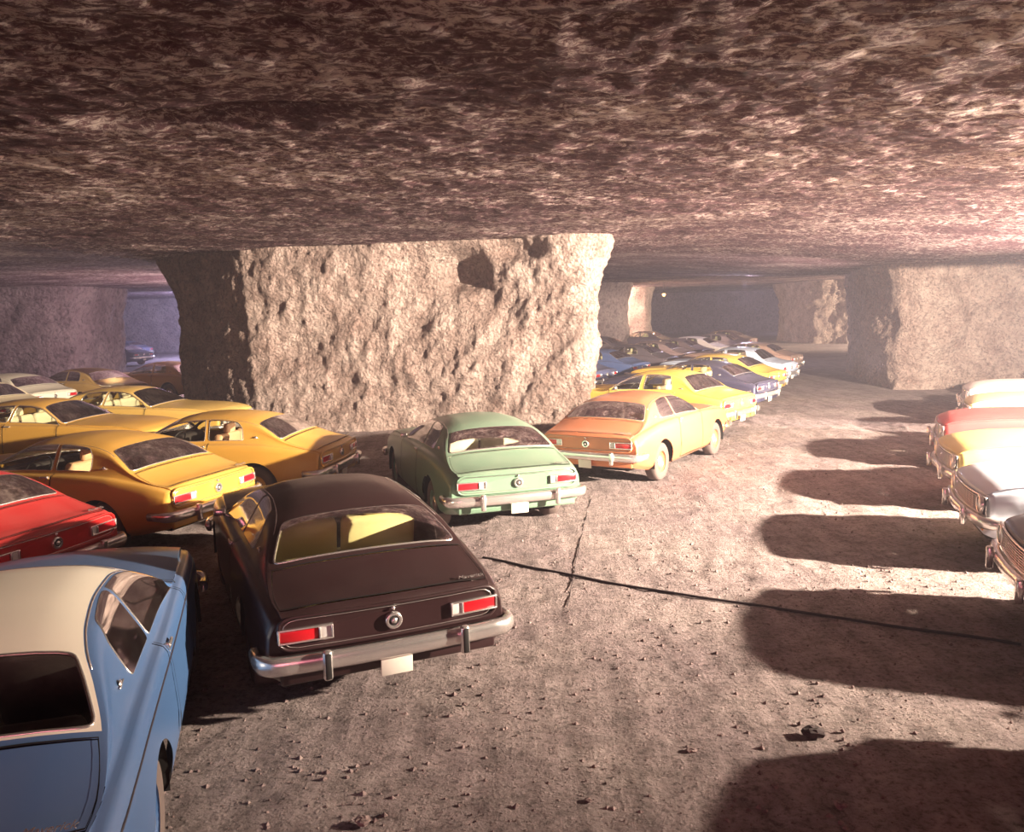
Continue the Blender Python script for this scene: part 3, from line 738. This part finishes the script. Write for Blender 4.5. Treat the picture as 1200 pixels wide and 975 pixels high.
C('coupe', -5.26, 7.99, -1.257, (.42, .009, .010), 'bright red compact coupe at the left edge of the frame', seat=(.1, .05, .05))
C('sedan', 4.08, 18.30, -.857, YEL, 'bright yellow four-door sedan just behind the orange coupe', seat=(.6, .5, .35))
rowA = [('coupe', 5.7, 21.8, -.93, (.03, .03, .07), 'dark blue coupe beside the bright yellow four-door sedan'),
        ('coupe', 6.9, 24.8, -.95, (.78, .50, .08), 'yellow coupe between the dark blue coupe and the pale blue sedan'),
        ('sedan', 8.4, 28.2, -.95, (.42, .48, .60), 'pale silvery blue sedan near the far end of the aisle row'),
        ('coupe', 10.1, 32.6, -.97, (.40, .25, .20), 'brown coupe, last car of the row along the aisle')]
for s, x, y, t, c, l in rowA: C(s, x, y, t, c, l)
# left bay behind the golden coupes
C('sedan', -9.45, 12.6, -1.25, (.52, .55, .62), 'pale grey blue sedan at the left edge beyond the red coupe', seat=(.7, .62, .3))
C('coupe', -9.75, 16.0, 1.72, GOLD, 'golden coupe seen side-on, nose to the right, behind the front golden coupe')
C('coupe', -9.3, 18.6, 1.72, (.66, .42, .10), 'golden coupe, nose to the right, whose windscreen touches the left edge of the big pillar')
C('coupe', -13.97, 24.3, -1.2, (.85, .76, .62), 'white coupe with sunlit trunk on the far left')
C('coupe', -12.69, 26.2, -1.142, TAN, 'tan coupe right of the white coupe on the far left')
C('coupe', -11.3, 29.2, -1.2, TAN, 'tan coupe half hidden behind the left side of the big pillar')
C('sedan', -12.9, 20.9, -1.2, (.80, .66, .42), 'cream car cut off by the left edge in front of the white coupe')
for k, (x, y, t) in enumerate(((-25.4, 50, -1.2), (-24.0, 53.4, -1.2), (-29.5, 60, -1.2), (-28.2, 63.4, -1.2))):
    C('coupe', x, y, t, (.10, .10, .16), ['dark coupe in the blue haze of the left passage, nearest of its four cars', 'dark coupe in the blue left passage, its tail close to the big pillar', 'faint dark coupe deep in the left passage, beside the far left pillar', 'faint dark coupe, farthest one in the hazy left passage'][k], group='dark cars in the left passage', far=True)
# second bay seen past the right of the pillar
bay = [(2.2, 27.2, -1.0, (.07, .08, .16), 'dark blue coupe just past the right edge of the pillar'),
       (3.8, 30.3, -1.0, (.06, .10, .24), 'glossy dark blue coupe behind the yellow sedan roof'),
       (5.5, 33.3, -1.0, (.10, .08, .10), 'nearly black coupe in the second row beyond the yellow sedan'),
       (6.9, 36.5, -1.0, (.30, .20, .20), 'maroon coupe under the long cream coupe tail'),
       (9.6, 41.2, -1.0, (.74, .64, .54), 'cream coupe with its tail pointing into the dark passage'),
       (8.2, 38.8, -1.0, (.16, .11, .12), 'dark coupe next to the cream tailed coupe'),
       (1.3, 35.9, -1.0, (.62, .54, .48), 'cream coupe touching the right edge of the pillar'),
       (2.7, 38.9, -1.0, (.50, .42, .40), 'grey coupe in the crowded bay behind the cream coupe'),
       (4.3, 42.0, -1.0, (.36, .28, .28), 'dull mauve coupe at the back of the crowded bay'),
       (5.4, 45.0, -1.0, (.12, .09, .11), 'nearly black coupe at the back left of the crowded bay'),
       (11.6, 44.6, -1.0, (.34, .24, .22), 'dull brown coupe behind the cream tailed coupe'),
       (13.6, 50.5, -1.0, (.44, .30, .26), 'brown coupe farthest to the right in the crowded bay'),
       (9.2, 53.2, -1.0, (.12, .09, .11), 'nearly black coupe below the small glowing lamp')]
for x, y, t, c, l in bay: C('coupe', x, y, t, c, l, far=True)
# right row, noses toward the aisle
cols = [((.05, .045, .06), 'dark car in the right row nearest the camera, front wheel in view'),
        ((.62, .66, .76), 'silvery white car in the right row beyond the dark one'),
        ((.80, .62, .20), 'yellow car in the middle of the right row'),
        ((.58, .07, .07), 'red car in the right row beyond the yellow one'),
        ((.80, .66, .34), 'pale yellow car beyond the red one in the right row'),
        ((.80, .76, .72), 'white car near the far end of the right row'),
        ((.10, .09, .14), 'dark car at the far end of the right row')]
fr = [(7.4, 5.65, -1.27), (8.22, 8.0, -1.27), (9.15, 10.25, -1.25), (10.25, 12.5, -1.15), (12.0, 14.9, -1.12), (13.38, 17.5, -1.12), (16.5, 20.4, -1.12)]
for (x, y, t), (c, l) in zip(fr, cols): C('coupe', x, y, t, c, l)
for k, (x, y, t) in enumerate(((6.6, 3.2, -1.28), (5.9, .7, -1.3))):
    C('coupe', x, y, t, (.35, .3, .3), 'parked car of the right row just outside the frame, casting its shadow', group='cars outside the right edge', far=True)
for r in recs: finish(r)
x_ = np.linspace(-.9, 3.3, 60)
for s_ in (1, -1):
    a_ = surf('coupe', x_, np.full(60, 3.75))+snorm('coupe', x_, np.full(60, 3.75))*.004
    for q_, (lo, hi) in enumerate(((0, 60),)): MB().tube(a_[lo:hi]*[1, s_, 1], .009, 5).build('side_moulding', M['trimcol'], blue)

# ------------------------------------------------------------------ things on the ground
def ray(px, py, z=0.0):
    p = camo.matrix_world @ Vector(((px-600)/985, (487.5-py)/985, -1)); o = camo.matrix_world.translation; d = p-o
    return o+d*((z-o.z)/d.z)
def gz(x, y): return float(ground_z(x, y))
def cable(pix, r, name, label, mat, lift=.012, wav=.02):
    P = [ray(*p) for p in pix]; Q = []
    for a, b in zip(P, P[1:]):
        n = max(2, int((b-a).length/.12))
        Q += [a.lerp(b, k/n) for k in range(n)]
    Q.append(P[-1]); Q = [(p.x+wav*.6*math.sin(i*.9), p.y+wav*math.sin(i*.37), gz(p.x, p.y)+lift) for i, p in enumerate(Q)]
    tag(MB().tube(Q, r, 6).build(name, mat), label, 'cable')
cable([(566, 656), (620, 668), (700, 682), (760, 692), (850, 706), (950, 719), (1060, 736), (1200, 757)], .013, 'power_cable', 'thin dark cable lying across the aisle into the right-hand shadow', M['cable'])
cable([(692, 585), (683, 620), (675, 660), (668, 700), (664, 712)], .004, 'wire', 'short thin wire lying on the ground across the dark cable', M['cable'], .006, .008)

def rock_mesh(seed, r):
    R2 = np.random.RandomState(seed); mb = MB(); vs = []; 
    n, m = 9, 6
    for j in range(m+1):
        th = math.pi*j/m
        for i in range(n):
            ph = 2*math.pi*i/n; q = r*(.75+.5*R2.rand())*(1 if 0 < j < m else .8)
            vs.append((q*math.sin(th)*math.cos(ph)*1.2, q*math.sin(th)*math.sin(ph), q*math.cos(th)*.62))
    fs = [(j*n+i, (j+1)*n+i, (j+1)*n+(i+1) % n, j*n+(i+1) % n) for j in range(m) for i in range(n)]
    mb.add(vs, fs); return mb
rk = [rock_mesh(s, .05).mesh('stone', [M['stone']]) for s in range(5)]
tag(rock_mesh(9, .055).build('stone', M['dstone']), 'dark fist-sized stone lying alone left of the largest shadow', 'stone')
st = bpy.data.objects['stone']; p = ray(953, 862); st.location = (p.x, p.y, gz(p.x, p.y)+.03)
for k, (px, py, s, l) in enumerate(((810, 880, .55, 'small stone left of the dark fist-sized stone'), (908, 921, .45, 'small stone below the dark fist-sized stone, beside the largest shadow'), (845, 861, .3, 'tiny pale stone between two darker stones'), (425, 966, .8, 'flat stone at the bottom edge of the frame'), (187, 935, .7, 'stone beside the lower edge of the blue coupe'), (690, 938, .4, 'pebble at the lower middle of the gravel'), (985, 945, .7, 'stone at the lower left rim of the largest shadow'), (545, 826, .4, 'pebble on the gravel below the dark maroon coupe'))):
    p = ray(px, py); o = link('stone', rk[k % 5]); o.scale = (s, s, s*.8); o.location = (p.x, p.y, gz(p.x, p.y)+.018*s/.6); o.rotation_euler = (0, 0, k*1.7); tag(o, l, 'stone')
# gravel nobody could count: one object
mb = MB(); R3 = np.random.RandomState(5)
cnt = 0
while cnt < 8500:
    y = 2.6+15*R3.rand()**1.9; x = -2.6+.0*y+R3.rand()*(5.5+y*.45)
    r = .005+.016*R3.rand()**4; q = rock_v = None
    z = gz(x, y)+r*.1; a = R3.rand(6, 3)-.5
    b = np.array([(1, 0, 0), (-1, 0, 0), (0, 1, 0), (0, -1, 0), (0, 0, .8), (0, 0, -.8)])*r*1.15+a*r*.5
    mb.add(b+[x, y, z], [(0, 2, 4), (2, 1, 4), (1, 3, 4), (3, 0, 4), (2, 0, 5), (1, 2, 5), (3, 1, 5), (0, 3, 5)]); cnt += 1
tag(mb.build('gravel', M['stone']), 'loose gravel and chips scattered over the dusty aisle', 'gravel', kind='stuff')
# glowing bulb far down the passage
q = camo.matrix_world.translation; d = ray(778, 345, 2.0)-q
p = q+(camo.matrix_world @ Vector(((778-600)/985, (487.5-345)/985, -1))-q)*55
root = empty('hanging_lamp', tuple(p)); tag(root, 'small glowing bulb hanging far down the dark passage', 'lamp')
lamp('bulb_light', 'POINT', tuple(p+Vector((0, 0, -.35))), (0, 0, 0), 120, (1, .55, .25), .1)
hz = float(ceil_z(p.x, p.y))-p.z
b = MB(); b.lathe([(0, -.14), (.09, -.10), (.12, 0), (.07, .10), (.04, .14)], (0, 0, 0), 'Z', 16); b.build('bulb', M['bulb'], root)
b = MB(); b.lathe([(.24, .06), (.16, .16), (.05, .22), (0, .22)], (0, 0, 0), 'Z', 18); b.tube([(0, 0, .2), (0, 0, hz+.2)], .015, 6); b.build('lamp_shade', M['enamel'], root)
